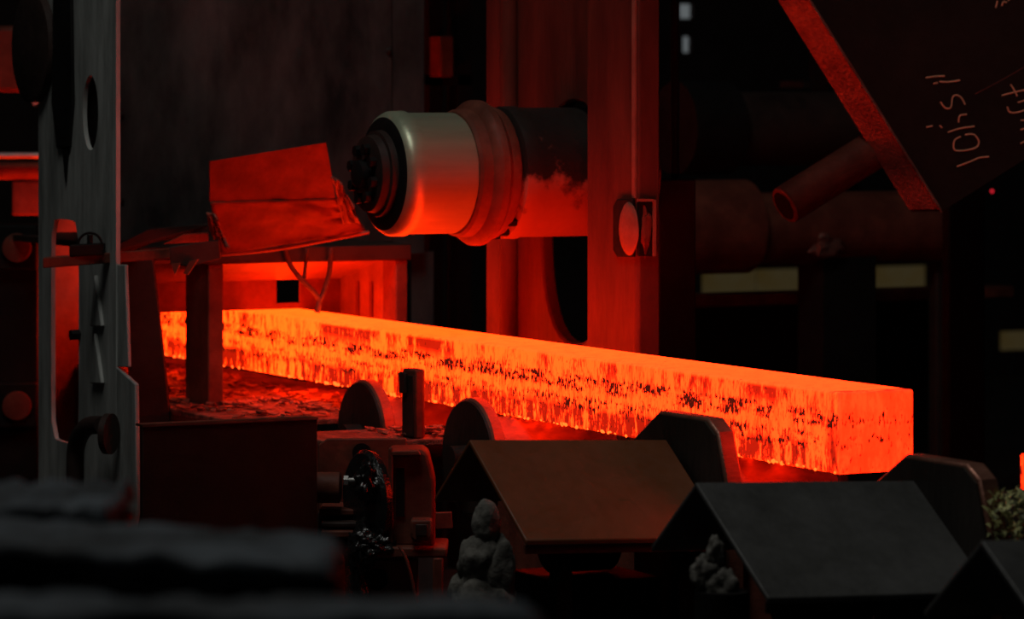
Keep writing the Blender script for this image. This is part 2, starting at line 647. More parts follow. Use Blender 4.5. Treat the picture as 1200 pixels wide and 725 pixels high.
# apron plates between the rollers
edges = [-1.0] + sum([[y - 0.185, y + 0.185] for y in roll_y], []) + [3.9, 3.92, 6.8]
for i in range(2, len(edges), 2):
    y0, y1 = edges[i], edges[i + 1]
    t = thing('apron_plate', ['scale-strewn apron plate before the billet end', 'apron plate between the two notched plates',
                              'apron plate under the billet beside the brown cover', 'apron plate between the two round roller flanges',
                              'scale-covered apron plate under the hood', 'narrow apron plate behind the hood'][i // 2], 'plate', 'apron plates of the roller table')
    xn = -0.46 if i in (6, 8) else -0.13
    build('plate', g_box(xn, 0.36, y0, y1, 0.905, 0.925), 'scale_deck', t, 0.004)
    build('skirt', g_box(xn, xn + 0.015, y0 + 0.002, y1 - 0.002, 0.45, 0.905), 'rust_steel', t)
    for xx in (xn + 0.06, 0.31):
        build('support', g_box(xx - 0.03, xx + 0.03, (y0 + y1) / 2 - 0.04, (y0 + y1) / 2 + 0.04, 0, 0.905), 'black_steel', t)
    gs = []
    n = int((y1 - y0) * 150)
    for k in range(n):
        x, y = random.uniform((-0.27 if i == 6 else xn) + 0.03, 0.2), random.uniform(y0 + 0.03, y1 - 0.03)
        s = random.uniform(0.008, 0.026)
        pts = [Vector((x + s * math.cos(a + k) * random.uniform(0.6, 1.2), y + s * 1.4 * math.sin(a + k) * random.uniform(0.6, 1.2),
                       0.926 + random.uniform(0.0, 0.012))) for a in (0, 1.2, 2.5, 3.8, 5.0)]
        gs.append(g_slab(pts, (0, 0, 0.003)))
    d = build('loose_scale', g_join(*gs), 'scale_flake', t, smooth=False)
    d['kind'] = 'stuff'

# upright guide stud between the flanges
t = thing('guide_post', 'upright flat-topped guide post between the two round roller flanges', 'post')
p = onx(478, 480, -0.2)
yy = p.y
build('post_body', g_prism([(-0.2, yy - 0.05), (-0.172, yy - 0.05), (-0.160, yy - 0.03), (-0.160, yy + 0.035), (-0.2, yy + 0.035)], 'z', 0.925, onx(484, 433, -0.2).z), 'rust_steel', t, 0.006)
build('dark_face', g_box(-0.205, -0.2, yy - 0.045, yy + 0.03, 0.93, onx(484, 440, -0.2).z), 'flange_face', t, 0.002)  # thin plate, darker than the post body
build('cap_lug', g_box(-0.216, -0.205, yy - 0.01, yy + 0.03, onx(484, 462, -0.2).z, onx(484, 437, -0.2).z), 'dark_steel', t, 0.004)

# notched (octagonal) end plates by the covers
XO = -0.2


def notched(px_c, top, label):
    y = onx(px_c, 0, XO).y
    zt = onx(px_c, top, XO).z
    t = thing('end_plate', label, 'plate', 'notched end plates of the roller drives')
    a, b = 0.235, 0.105
    pts = [(y - a, 0.5), (y - a, zt - 0.17), (y - a + 0.05, zt - 0.03), (y - a + 0.10, zt), (y + b, zt), (y + a, zt - 0.075), (y + a, 0.5)]
    build('plate', g_prism(pts, 'x', XO, XO + 0.05), 'roller_steel', t, 0.006)
    pts2 = [(y + (q[0] - y) * 0.97, q[1] - 0.008) for q in pts]
    build('face_lining', g_prism(pts2, 'x', XO - 0.006, XO), 'flange_face', t)
    build('foot', g_box(XO - 0.03, XO + 0.04, y - 0.12, y + 0.12, 0, 0.5), 'black_steel', t, 0.01)
    return y, zt


YO1, ZO1 = notched(797, 485, 'notched dark end plate with red edge behind the brown gable cover')
YO2, ZO2 = notched(1092, 537, 'notched grey end plate behind the grey gable cover under the billet end')

# ------------------------------------------------------------------ gable covers over the drives
KC = 17850.0


def gable_cover(px, py, width, mat, label, edge_mat):
    d = KC / (px + 1507) + 1.47
    a = at(px, py, d)
    x0, x1, yr, zr = a.x, ony(width, py, a.y).x, a.y, a.z
    t = thing('gable_cover', label, 'cover', 'gable covers over the roller drives')
    th = 0.010
    nd, nh, fd, fh = 0.305, 0.213, 0.197, 0.160
    dz = -0.024                      # the covers sag a little toward the rollers

    def tilted(pts):
        v, f = g_prism(pts, 'x', x0, x1)
        return [p + Vector((0, 0, dz * (p.x - x0) / (x1 - x0))) for p in v], f
    build('near_slope', tilted([(yr, zr), (yr - nd, zr - nh), (yr - nd, zr - nh - 0.014), (yr, zr - 0.014)]), mat, t, 0.003)
    build('far_slope', tilted([(yr, zr), (yr + fd, zr - fh), (yr + fd, zr - fh - 0.014), (yr, zr - 0.014)]), mat, t, 0.003)
    a0, a1 = yr - nd + 0.004, yr - nd + 0.012
    build('lip', tilted([(a0, zr - nh - 0.034), (a1, zr - nh - 0.034), (a1, zr - nh - 0.010), (a0, zr - nh - 0.013)]), edge_mat, t)
    for xx in (x0 + 0.12, x1 - 0.1):
        build('leg', g_box(xx - 0.02, xx + 0.02, yr + fd - 0.06, yr + fd - 0.02, 0, zr - fh - 0.03), 'black_steel', t)
        build('leg', g_box(xx - 0.02, xx + 0.02, yr - nd + 0.03, yr - nd + 0.07, 0, zr - nh - 0.02), 'black_steel', t)
    return x0, x1, yr, zr


C1 = gable_cover(550, 515, 781, 'cover_steel', 'brown steel gable cover in front of the billet, beside the drive bearing', 'rust_steel')
C2 = gable_cover(815, 565, 1078, 'cover_grey', 'dull grey steel gable cover in front of the glowing end of the billet', 'black_steel')
C3 = gable_cover(1150, 633, 1450, 'cover_grey', 'dark gable cover cut off by the lower corner of the picture', 'black_steel')
for (x0, x1, yr, zr), lab in ((C1, 'dark block added beneath the brown gable cover to keep out the glow'), (C2, 'dark block added beneath the grey gable cover to keep out the glow'), (C3, 'dark block added beneath the cut-off gable cover to keep out the glow')):
    t = thing('shade_block', lab, 'pedestal', 'dark blocks added under the covers')  # added blocks: stop the billet's glow leaking under the covers, keep undersides black
    build('base', g_box(x0 + 0.16, x1 - 0.12, yr - 0.2, yr + 0.1, 0, zr - 0.34), 'black_steel', t, 0.01)
    build('round_block', g_lathe([(x0 + 0.19, 0.05), (x0 + 0.2, 0.085), (x1 - 0.2, 0.085), (x1 - 0.19, 0.05)], 'x', (0, yr - 0.05, zr - 0.25), 24), 'black_steel', t)

# crusted bundles below the left eaves of the covers
def bundle(pts, dep, label):
    t = thing('crusted_lump', label, 'lump')
    for i, (nm, px, py, rx, rz, am) in enumerate(pts):
        c = at(px, py, dep)
        k = (dep - 1.47) / FPX
        build(nm, g_lump(c, rx * k, rx * k * 0.8, rz * k, am, 1.7, 4, i + dep), 'crust', t, angle=80)
    lo = at(pts[-1][1], 0, dep)
    zl = at(0, pts[-1][2], dep).z
    build('stem', g_rod((lo.x, lo.y, 0), (lo.x, lo.y, zl), 0.06), 'black_steel', t)


bundle([('head', 570, 614, 17, 30, 0.12), ('shoulder', 562, 660, 26, 34, 0.2), ('fold', 586, 672, 20, 44, 0.2), ('hem', 548, 700, 20, 36, 0.3), ('skirt', 568, 712, 38, 40, 0.2)], 9.92,
       'pale grey crusted lump like a hooded shape under the brown cover')
bundle([('head', 838, 650, 10, 22, 0.3), ('shoulder', 827, 672, 17, 22, 0.35), ('skirt', 846, 692, 20, 28, 0.35)], 9.02,
       'small pale crusted lump in the dark under the grey cover')

# ------------------------------------------------------------------ mill stand and its cantilevered roll
XH = 0.46
yr = onx(667, 0, XH).y
ax = lambda px: ony(px, 0, yr).x
dep = (Vector((ax(500), yr, 0)) - CAM).dot(FWD)
zr = CAM.z - (203 - HORIZON) * dep / FPX
kR = dep / FPX
t = thing('work_roll', 'big horizontal steel roll with bolted end cap above the billet', 'roll')
P = lambda px, r: (ax(px), r * kR)
ctr = (0, yr, zr)
build('barrel', g_lathe([P(449, 66), P(452, 70), P(457, 73), P(470, 73.5), P(474, 71), P(528, 71), P(531, 69)], 'x', ctr, 72), 'roll_steel', t)
build('end_recess', g_lathe([P(446, 60), P(449, 66)], 'x', ctr, 64), 'black_steel', t)
build('collar', g_lathe([P(531, 72), P(534, 75), P(545, 76), P(548, 82), P(553, 86), P(560, 86), P(566, 80), P(570, 80), P(577, 77), P(581, 70)], 'x', ctr, 72, 0.012), 'rust_steel', t)
cp = build('end_cap', g_lathe([P(428, 38), P(430, 44), P(438, 46), P(439, 50), P(446, 51)], 'x', ctr, 48), 'dark_steel', t)
for k in range(8):
    a = k * math.pi / 4 + 0.3
    q = Vector((ax(428), yr + 30 * kR * math.cos(a), zr + 30 * kR * math.sin(a)))
    build('bolt', g_hex(q, (-1, 0, 0), 0.017, 0.02), 'black_steel', t)
build('hub', g_lathe([P(416, 12), P(418, 16), P(428, 17)], 'x', ctr, 24), 'black_steel', t)
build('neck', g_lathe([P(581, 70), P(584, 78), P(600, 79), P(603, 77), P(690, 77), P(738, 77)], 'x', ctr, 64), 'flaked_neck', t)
for k in range(5):
    a = -math.pi * 0.72 + k * 0.32
    q = Vector((ax(583), yr + 74 * kR * math.cos(a), zr + 74 * kR * math.sin(a)))
    build('clamp_bolt', g_hex(q, (-1, 0, 0), 0.014, 0.03), 'black_steel', t)

t = thing('mill_stand', 'tall red-lit mill stand with oval window holding the roll', 'mill stand')
yfar = onx(569, 0, XH).y
ynear = onx(752, 0, XH).y
zc = zr
oy = onx(672, 0, XH).y
zb = onx(672, 402, XH).z
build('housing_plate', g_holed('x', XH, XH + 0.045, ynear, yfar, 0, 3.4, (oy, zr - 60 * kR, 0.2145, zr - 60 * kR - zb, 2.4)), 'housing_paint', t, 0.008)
# proud near post with chamfered corner
ypo = onx(688, 0, XH - 0.09).y
ypn = onx(746, 0, XH - 0.09).y
xend = ony(769, 0, ypn + 0.02).x
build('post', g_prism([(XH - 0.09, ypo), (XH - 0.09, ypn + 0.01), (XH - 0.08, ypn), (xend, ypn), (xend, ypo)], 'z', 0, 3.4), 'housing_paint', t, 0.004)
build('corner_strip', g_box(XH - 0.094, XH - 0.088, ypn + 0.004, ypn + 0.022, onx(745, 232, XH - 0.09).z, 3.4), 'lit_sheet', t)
build('rib', g_rod((XH - 0.02, onx(603, 0, XH).y, 0), (XH - 0.02, onx(603, 0, XH).y, 3.4), 0.03, 20), 'housing_paint', t)
# eye block in the post's corner
XPF = XH - 0.09
rr = lambda a0, a1, b0, b1, c: [(a0 + c, b0), (a1, b0), (a1, b1), (a0 + c, b1), (a0, b1 - c * 1.6), (a0, b0 + c * 1.6)]
eb = build('eye_block', g_join(
    g_slab([onx(a, b, XPF) for a, b in rr(722, 745, 233, 301, 5)], (-0.012, 0, 0)),
    g_slab([ony(a, b, ypn) for a, b in [(746, 236), (767, 236), (767, 300), (746, 300)]], (0, -0.012, 0))), 'black_steel', t, 0.003)
c = onx(737, 268, XPF - 0.012)
build('eye', g_lump(c, 0.010, 0.058, 0.078, 0.04, 1.5, 3, 2), 'lit_sheet', eb)
build('eye_core', g_lump(ony(757, 270, ypn - 0.012), 0.016, 0.010, 0.066, 0.5, 1.6, 3, 3), 'rust_steel', eb)
build('eye_rim', g_join(
    g_slab([ony(a, b, ypn - 0.012) for a, b in [(764.5, 234), (767.5, 234), (767.5, 300), (764.5, 300)]], (0, -0.008, 0)),
    g_slab([ony(a, b, ypn - 0.012) for a, b in [(746, 233), (764, 233), (764, 236), (746, 236)]], (0, -0.008, 0))), 'lit_sheet', eb)

# stand's neighbour: dark red column and tall dark post behind it
t = thing('dark_column', 'dark red upright column beside the mill stand', 'column')
p0, p1 = ony(772, 0, 2.3).x, ony(816, 0, 2.3).x
ztop = ony(790, 210, 2.3).z
build('shaft', g_box(p0, p1, 2.3, 2.42, 0, ztop), 'black_rust', t, 0.006)
p0, p1 = ony(784, 0, 2.36).x, ony(798, 0, 2.36).x
build('stem', g_rod(((p0 + p1) / 2, 2.36, ztop), ((p0 + p1) / 2, 2.36, 3.4), 0.014), 'black_steel', t)

# ------------------------------------------------------------------ hood over the billet
YH = 3.3
xl0, xl1 = ony(244, 0, YH).x, ony(262, 0, YH).x
xr0, xr1 = ony(464, 0, YH).x, ony(478, 0, YH).x
zh0, zh1 = ony(360, 307, YH).z, ony(360, 288, YH).z
t = thing('hood', 'box hood of lit red plates that the billet passes through', 'hood')
ydeep = onx(243, 0, xl0).y
build('post', g_box(xl0, xl1, YH, YH + 0.2, 0, zh0), 'rust_steel', t, 0.005)
build('post', g_box(xr0, xr1, YH, YH + 0.1, 0, zh0), 'rust_steel', t, 0.005)
build('lintel', g_box(xl0 - 0.02, xr1 + 0.01, YH - 0.01, YH + 0.09, zh0, zh1), 'dark_steel', t, 0.005)
q = onx(399, 326, xr0)
yb = q.y
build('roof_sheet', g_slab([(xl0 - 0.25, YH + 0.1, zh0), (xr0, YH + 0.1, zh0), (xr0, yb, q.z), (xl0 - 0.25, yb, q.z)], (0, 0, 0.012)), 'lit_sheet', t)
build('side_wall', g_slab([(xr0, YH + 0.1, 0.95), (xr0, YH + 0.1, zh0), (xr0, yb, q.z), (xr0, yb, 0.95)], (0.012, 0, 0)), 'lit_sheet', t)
hx0, hx1 = ony(324, 0, yb).x, ony(352, 0, yb).x
zbw = ZB + S + 0.002
bw = g_join(g_box(SW + 0.015, xr0, yb, yb + 0.012, 0.93, zbw), g_box(xl0 - 0.25, hx0, yb, yb + 0.012, zbw, q.z), g_box(hx1, xr0, yb, yb + 0.012, zbw, q.z), g_box(hx0, hx1, yb, yb + 0.012, zbw, zbw + 0.02))
build('back_sheet', bw, 'rust_steel', t)
for px in (420, 436):
    a = onx(px, 330, xr0)
    build('seam', g_box(xr0 - 0.006, xr0, a.y - 0.01, a.y + 0.01, 1.0, a.z + 0.0), 'rust_steel', t)

build('glow_blocker', g_box(xl0 - 0.2, xr1, YH + 0.09, YH + 1.5, zh1 - 0.02, zh1), 'dark_steel', t)  # added plate that keeps the billet's red glow off the partition behind

# bent hanger rods below the lintel
t = thing('hanger_rods', 'two bent rods hanging in a Y under the hood lintel', 'rods')
yhr = YH - 0.03
for pts in ([(334, 292), (340, 310), (352, 326), (366, 340), (374, 352), (372, 366)], [(388, 290), (386, 318), (380, 340), (374, 354), (371, 366)], [(360, 292), (358, 310), (356, 330)]):
    build('rod', g_tube(smooth_path([ony(a, b, yhr) for a, b in pts]), 0.0085 if len(pts) > 3 else 0.006), 'hose', t)

# crumpled sheet-metal guard above the hood
t = thing('sheet_guard', 'crumpled sheet-metal guard glowing red beside the roll', 'guard')
n = Vector((0, 0.008, 0))
A, B, Cc, D = ony(246, 189, 3.05), ony(382, 167, 3.0), ony(389, 206, 3.05), ony(393, 232, 3.1)
E, F, G = ony(246, 236, 3.12), ony(431, 271, 3.22), ony(258, 297, 3.28)
H = ony(243, 248, 3.14)
build('upper_sheet', g_slab([A, B, Cc, D, E], n), 'rust_steel', t)


def wavy(poly4, nu, nv, amp, seed, name, mat):
    a, b, c, d = [Vector(p) for p in poly4]
    V, F = [], []
    for i in range(nu + 1):
        for j in range(nv + 1):
            u, v = i / nu, j / nv
            p = a.lerp(b, u).lerp(d.lerp(c, u), v)
            k = noise.fractal(Vector((u * 5, v * 4, seed)), 0.8, 2, 4) * amp * (0.5 + 1.4 * u * u)
            V.append(p + Vector((0.2 * k, k, 0.15 * k)))
    for i in range(nu):
        for j in range(nv):
            q0 = i * (nv + 1) + j
            F.append((q0, q0 + nv + 1, q0 + nv + 2, q0 + 1))
    o = build(name, (V, F), mat, t)
    so = o.modifiers.new('thick', 'SOLIDIFY')
    so.thickness = 0.006
    return o


wavy((E, D, F, G), 30, 16, 0.012, 2.0, 'lower_sheet', 'rust_steel')
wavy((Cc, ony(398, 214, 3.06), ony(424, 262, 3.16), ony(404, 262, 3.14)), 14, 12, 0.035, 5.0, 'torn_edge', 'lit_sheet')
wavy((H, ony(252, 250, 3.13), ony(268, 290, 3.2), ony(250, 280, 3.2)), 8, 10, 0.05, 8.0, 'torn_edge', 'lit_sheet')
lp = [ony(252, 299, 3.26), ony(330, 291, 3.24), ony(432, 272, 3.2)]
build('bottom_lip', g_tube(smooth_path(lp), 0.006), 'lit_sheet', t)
build('bracket', g_box(ony(330, 0, 3.3).x, ony(345, 0, 3.3).x, 3.29, 3.4, zh1, zh1 + 0.12), 'dark_steel', t)

# ------------------------------------------------------------------ crossbar with hand wheel box
t = thing('crossbar', 'long thin dark red bar crossing the grey post toward the hood', 'bar')
a, b = at(50, 308, 12.2), at(252, 293, 12.55)
d = (b - a)
up = Vector((0, 0, 0.016))
build('bar', g_slab([a - up, b - up, b + up, a + up], FWD * 0.05), 'rust_steel', t, 0.003)
build('end_plate', g_slab([at(198, 289, 12.4), at(256, 281, 12.5), at(258, 303, 12.5), at(224, 312, 12.42), at(200, 310, 12.4)], FWD * 0.04), 'dark_steel', t, 0.003)
build('prong', g_slab([at(200, 308, 12.4), at(212, 308, 12.4), at(205, 322, 12.4)], FWD * 0.03), 'rust_steel', t)
build('prong', g_slab([at(222, 306, 12.4), at(232, 304, 12.4), at(220, 322, 12.4), at(215, 320, 12.4)], FWD * 0.03), 'rust_steel', t)
build('brace', g_slab([at(116, 297, 12.6), at(175, 268, 12.8), at(246, 262, 12.9), at(246, 272, 12.9), at(180, 284, 12.8), at(150, 296, 12.7)], FWD * 0.03), 'dark_steel', t, 0.003)
build('flat', g_slab([at(190, 286, 12.6), at(215, 274, 12.7), at(244, 272, 12.8), at(244, 283, 12.8)], FWD * 0.02), 'rust_steel', t, 0.003)
# column foot that carries the bar, standing behind the grey post
t = thing('valve_box', 'small black box with half hand wheel on the crossbar', 'valve')
build('box', g_slab([at(81, 301, 12.25), at(121, 299, 12.3), at(121, 285, 12.3), at(81, 287, 12.25)], FWD * 0.06), 'black_steel', t, 0.004)
wc = at(104, 287, 12.27)
build('wheel_rim', g_tube([wc + RIGHT * 0.036 * math.cos(x) + Vector((0, 0, 0.036 * math.sin(x))) + FWD * 0.03 for x in [math.pi * k / 16 for k in range(17)]], 0.004), 'black_steel', t)
build('spindle', g_rod(wc + FWD * 0.03, wc + FWD * 0.03 + Vector((0, 0, 0.03)), 0.009), 'black_steel', t)

# ------------------------------------------------------------------ grey post and panel
DP = 12.6
XPB = at(90, 0, DP).x            # the post's broad face looks across the table, away from the billet
PB = lambda px, py, o=0.0: onx(px, py, XPB + o)
EX = Vector((1, 0, 0))
t = thing('grey_post', 'tall weathered grey steel post with oval hole and glowing slot', 'post')


def px_plate(pts, o, th, name, mat, parent, bev=0.003):
    return build(name, g_slab([PB(a, b, o) for a, b in pts], EX * th), mat, parent, bev)


ZT = 3.3


def post_plate():
    """plate cut by an oval hole and a long round-topped slot"""
    gs = []
    th = EX * 0.014

    def strip(x0, x1, z0, z1):
        a, b = PB(x0, 0), PB(x1, 0)
        return g_slab([(a.x, a.y, z0), (b.x, b.y, z0), (b.x, b.y, z1), (a.x, a.y, z1)], th)

    def holed(x0, x1, z0, z1, cpx, zc, ru, rv, pw):
        a, b, c = PB(x0, 0).y, PB(x1, 0).y, PB(cpx, 0).y
        return g_holed('x', XPB, XPB + 0.014, b, a, z0, z1, (c, zc, ru, rv, pw))
    zs0, zs1 = PB(76, 518).z, PB(76, 257).z
    za, zb_ = PB(105, 200).z, PB(105, 64).z
    gs.append(strip(45, 50, 0, ZT))
    gs.append(holed(50, 98, zs0 - 0.06, zs1 + 0.04, 76, (zs0 + zs1) / 2, (PB(60, 0).y - PB(92, 0).y) / 2, (zs1 - zs0) / 2, 8))
    gs.append(strip(50, 98, 0, zs0 - 0.06))
    gs.append(strip(98, 136, 0, za) if False else strip(98, 136, 0, zs1 + 0.04))
    gs.append(strip(50, 136, zs1 + 0.04, za))
    gs.append(strip(50, 90, za, zb_))
    gs.append(holed(90, 136, za, zb_, 106, PB(106, 132).z, (PB(97, 0).y - PB(115, 0).y) / 2, PB(106, 88).z - PB(106, 132).z, 2))
    gs.append(strip(50, 136, zb_, ZT))
    return g_join(*gs)


build('post_plate', post_plate(), 'grey_post', t, angle=25)
px_plate([(62, -20), (82, -20), (84, 120), (80, 172), (66, 174), (60, 120)], -0.012, 0.012, 'recess_dark', 'black_steel', t)  # black plate standing in for the darkness of a long recess
px_plate([(72, 172), (79, 172), (76, 215)], -0.008, 0.008, 'dark_taper', 'black_steel', t)  # small black plate tapering downward
build('disc', g_lathe([(-0.03, 0.17), (-0.026, 0.18), (-0.001, 0.18)], 'x', PB(44, 55), 40), 'dark_steel', t)
for (yy0, yy1) in ((322, 382), (390, 449)):
    px_plate([(110, yy0), (118, yy1), (105, yy1)], -0.014, 0.014, 'wedge', 'grey_post', t)
build('bolt', g_hex(PB(93, 392), (-1, 0, 0), 0.017, 0.03), 'black_steel', t)
zf = PB(140, 640).z
px_plate([(92, 70), (120, 70), (120, 195), (92, 195)], 0.03, 0.01, 'hole_backing', 'black_steel', t)  # black sheet added so the oval hole looks dark instead of glowing red
px_plate([(136, 430), (158, 450), (160, 600), (150, 650), (136, 650)], 0.0, 0.014, 'flare', 'grey_post', t)
px_plate([(136, 310), (146, 310), (150, 430), (136, 430)], 0.004, 0.012, 'flare', 'grey_post', t)
# plate standing farther back, seen through the slot, lit by the billet
YRP = 5.06
t = thing('rear_plate', 'orange-lit upright plate seen through the slot of the grey post', 'plate')
a, b = ony(50, 0, YRP).x, ony(97, 0, YRP).x
build('plate', g_box(a, b, YRP, YRP + 0.03, 0, ony(75, 225, YRP).z), 'lit_sheet', t, 0.004)
build('foot', g_box(a, b, YRP - 0.03, YRP, 0, 0.12), 'dark_steel', t)

# curved dark pipe low on the post
t = thing('bent_pipe', 'dark bent pipe with flange low on the grey post', 'pipe')
build('pipe', g_tube(smooth_path([PB(88, 700, -0.08), PB(88, 560, -0.08), PB(90, 520, -0.08), PB(102, 500, -0.08), PB(120, 498, -0.07)]), 0.028, 14), 'dark_steel', t)
build('flange', g_lathe([(0, 0.062), (0.02, 0.062)], frame_of(RIGHT * 0.95 - FWD * 0.3), PB(124, 508, -0.06), 32), 'dark_steel', t)
pp = PB(88, 700, -0.08)
build('riser', g_rod((pp.x, pp.y, 0), pp, 0.03), 'dark_steel', t)

# slanted dark plate between grey post and hood
t = thing('slanted_plate', 'dark slanted plate between the grey post and the hood opening', 'plate')
zf = FWD * 0.05
pl = [at(140, 306, 12.75), at(179, 304, 12.75), at(195, 450, 12.75), at(205, 560, 12.75), at(160, 560, 12.75)]
build('plate', g_slab(pl, zf), 'dark_steel', t, 0.003)
a, b = at(160, 0, 12.75), at(205, 0, 12.75)
build('foot', g_slab([(a.x, a.y, 0), (b.x, b.y, 0), (b.x, b.y, pl[3].z), (a.x, a.y, pl[3].z)], zf), 'dark_steel', t)

# big mottled panel behind
t = thing('steel_partition', 'broad mottled grey-brown steel partition behind the red guard', 'partition')
PD = lambda px: 13.5 + (px - 137) / 360 * 1.3
PN = lambda px, py, o=0.0: at(px, py, PD(px) + o)
zb = PN(300, 290).z


def upright(px0, px1, z0, z1, o, th):
    a, b = PN(px0, 0, o), PN(px1, 0, o)
    return g_slab([(a.x, a.y, z0), (b.x, b.y, z0), (b.x, b.y, z1), (a.x, a.y, z1)], FWD * th)


build('sheet', upright(120, 459, zb, 3.4, 0, 0.03), 'panel_steel', t)
build('edge_strip', upright(460, 497, zb - 0.05, 3.4, -0.012, 0.06), 'panel_steel', t)
build('leg', upright(482, 508, 0, zb - 0.051, 0.06, 0.06), 'panel_steel', t)
build('leg', upright(118, 132, 0, zb, 0, 0.06), 'dark_steel', t)
for k, (px, py) in enumerate([(141, 135), (141, 236), (300, 120), (455, 60), (455, 150)]):
    build('rivet', g_lathe([(0, 0.014), (0.008, 0.012), (0.012, 0.006)], frame_of(-FWD), PN(px, py), 16), 'dark_steel', t)

# things in the dark gap right of the panel
t = thing('gap_column', 'narrow dark upright with small red block in the gap beside the roll', 'column')
g0, g1 = ony(503, 0, 5.6).x, ony(552, 0, 5.6).x
build('upright', g_box(g0, g0 + 0.06, 5.6, 5.7, 0, 3.6), 'black_steel', t)
build('upright', g_box(g1 - 0.06, g1, 5.6, 5.7, 0, 3.6), 'black_steel', t)
build('block', g_box(ony(516, 0, 5.5).x, ony(532, 0, 5.5).x, 5.5, 5.6, ony(520, 90, 5.5).z, ony(520, 42, 5.5).z), 'rust_steel', t, 0.006)
build('tie', g_box(g0, g1, 5.6, 5.68, ony(520, 100, 5.6).z, ony(520, 88, 5.6).z), 'black_steel', t)

# ------------------------------------------------------------------ far-left machinery
DL = 15.6
t = thing('side_pipework', 'blurred pipes and rails glowing dull red beside the grey post', 'pipes')
build('housing', g_slab([at(-40, 30, DL), at(44, 30, DL), at(44, 108, DL), at(-40, 108, DL)], FWD * 0.3), 'rust_steel', t, 0.02)
build('rail', g_rod(at(-60, 182, DL - 0.1), at(46, 182, DL - 0.1), 0.012), 'pale_steel', t)
build('pipe', g_rod(at(-60, 200, DL), at(60, 200, DL), 0.035), 'rust_steel', t)
build('crate', g_slab([at(14, 212, DL), at(50, 212, DL), at(50, 252, DL), at(14, 252, DL)], FWD * 0.2), 'rust_steel', t, 0.006)
lug = build('lug', g_slab([at(22, 95, DL - 0.06), at(34, 95, DL - 0.06), at(46, 120, DL - 0.06), at(40, 124, DL - 0.06)], FWD * 0.03), 'pale_steel', t)
cl = at(8, 0, DL + 0.1)
build('column', g_box(cl.x - 0.5, cl.x - 0.3, cl.y + 0.35, cl.y + 0.55, 0, 2.2), 'black_steel', t)
DLB = 14.0
for py, lab in ((290, 'dark bearing box with round dull red cap beside the crossbar end'), (475, 'lower dark bearing box with round cap beside the grey post foot')):
    t = thing('bearing_box', lab, 'bearing', 'bearing boxes at the dark edge')
    bx = build('box', g_slab([at(-30, py - 26, DLB), at(43, py - 26, DLB), at(43, py + 26, DLB), at(-30, py + 26, DLB)], FWD * 0.25), 'black_steel', t, 0.006)
    build('cap', g_lathe([(0, 0.052), (0.02, 0.05), (0.024, 0.03)], frame_of(-FWD), at(20, py, DLB), 28), 'rust_steel', t)
    a, b = at(-30, 0, DLB + 0.05), at(43, 0, DLB + 0.05)
    zt = at(8, py + 26, DLB).z
    zl = 0 if py > 300 else at(8, 449, DLB).z
    build('stand', g_slab([(a.x, a.y, zl), (b.x, b.y, zl), (b.x, b.y, zt), (a.x, a.y, zt)], FWD * 0.1), 'black_steel', t)

# ------------------------------------------------------------------ drive bearing group in the middle
DM = 10.9
t = thing('bearing_block', 'greasy drive bearing block with chamfered housing before the billet', 'bearing')
M = lambda px, py, d=DM: at(px, py, d)


def mp(name, pts, d, th, mat, bev=0.004, parent=None):
    return build(name, g_slab([at(a, b, d) for a, b in pts], FWD * th), mat, parent or t, bev)


mp('housing', [(455, 528), (493, 527), (501, 532), (509, 565), (509, 640), (455, 640)], DM, 0.16, 'rust_steel', 0.008)
mp('front_rib', [(455, 526), (460, 524), (461, 640), (455, 640)], DM - 0.03, 0.04, 'rust_steel', 0.003)
mp('top_flange', [(458, 529), (490, 528), (493, 533), (458, 534)], DM - 0.03, 0.05, 'rust_steel', 0.002)
mp('window_recess', [(464, 548), (474, 548), (474, 605), (464, 605)], DM - 0.006, 0.006, 'black_steel', 0)
lg = mp('lug', [(481, 609), (506, 609), (507, 628), (502, 634), (485, 634), (481, 630)], DM - 0.07, 0.07, 'rust_steel', 0.006)
mp('lug_boss', [(487, 614), (501, 614), (501, 628), (487, 628)], DM - 0.076, 0.006, 'dark_steel', 0.004, None)
mp('seat_plate', [(420, 640), (524, 642), (524, 653), (420, 655)], DM - 0.05, 0.22, 'rust_steel', 0.006)
mp('leg', [(507, 654), (519, 654), (519, 726), (507, 726)], DM - 0.06, 0.05, 'rust_steel', 0.004)
build('lower_plate', g_slab([M(421, 665), M(431, 655), M(490, 655), M(490, 730), M(421, 730)], FWD * 0.03), 'lit_sheet', t, 0.004)
hl = M(442, 679, DM - 0.004)
build('hole_ring', g_lathe([(0, 0.028), (0.008, 0.028), (0.008, 0.02)], frame_of(-FWD), hl, 28), 'black_steel', t)
a, b = M(430, 0), M(515, 0)
pz = M(430, 728).z
build('pedestal', g_slab([(a.x, a.y, 0), (b.x, b.y, 0), (b.x, b.y, pz), (a.x, a.y, pz)], FWD * 0.2), 'black_steel', t)
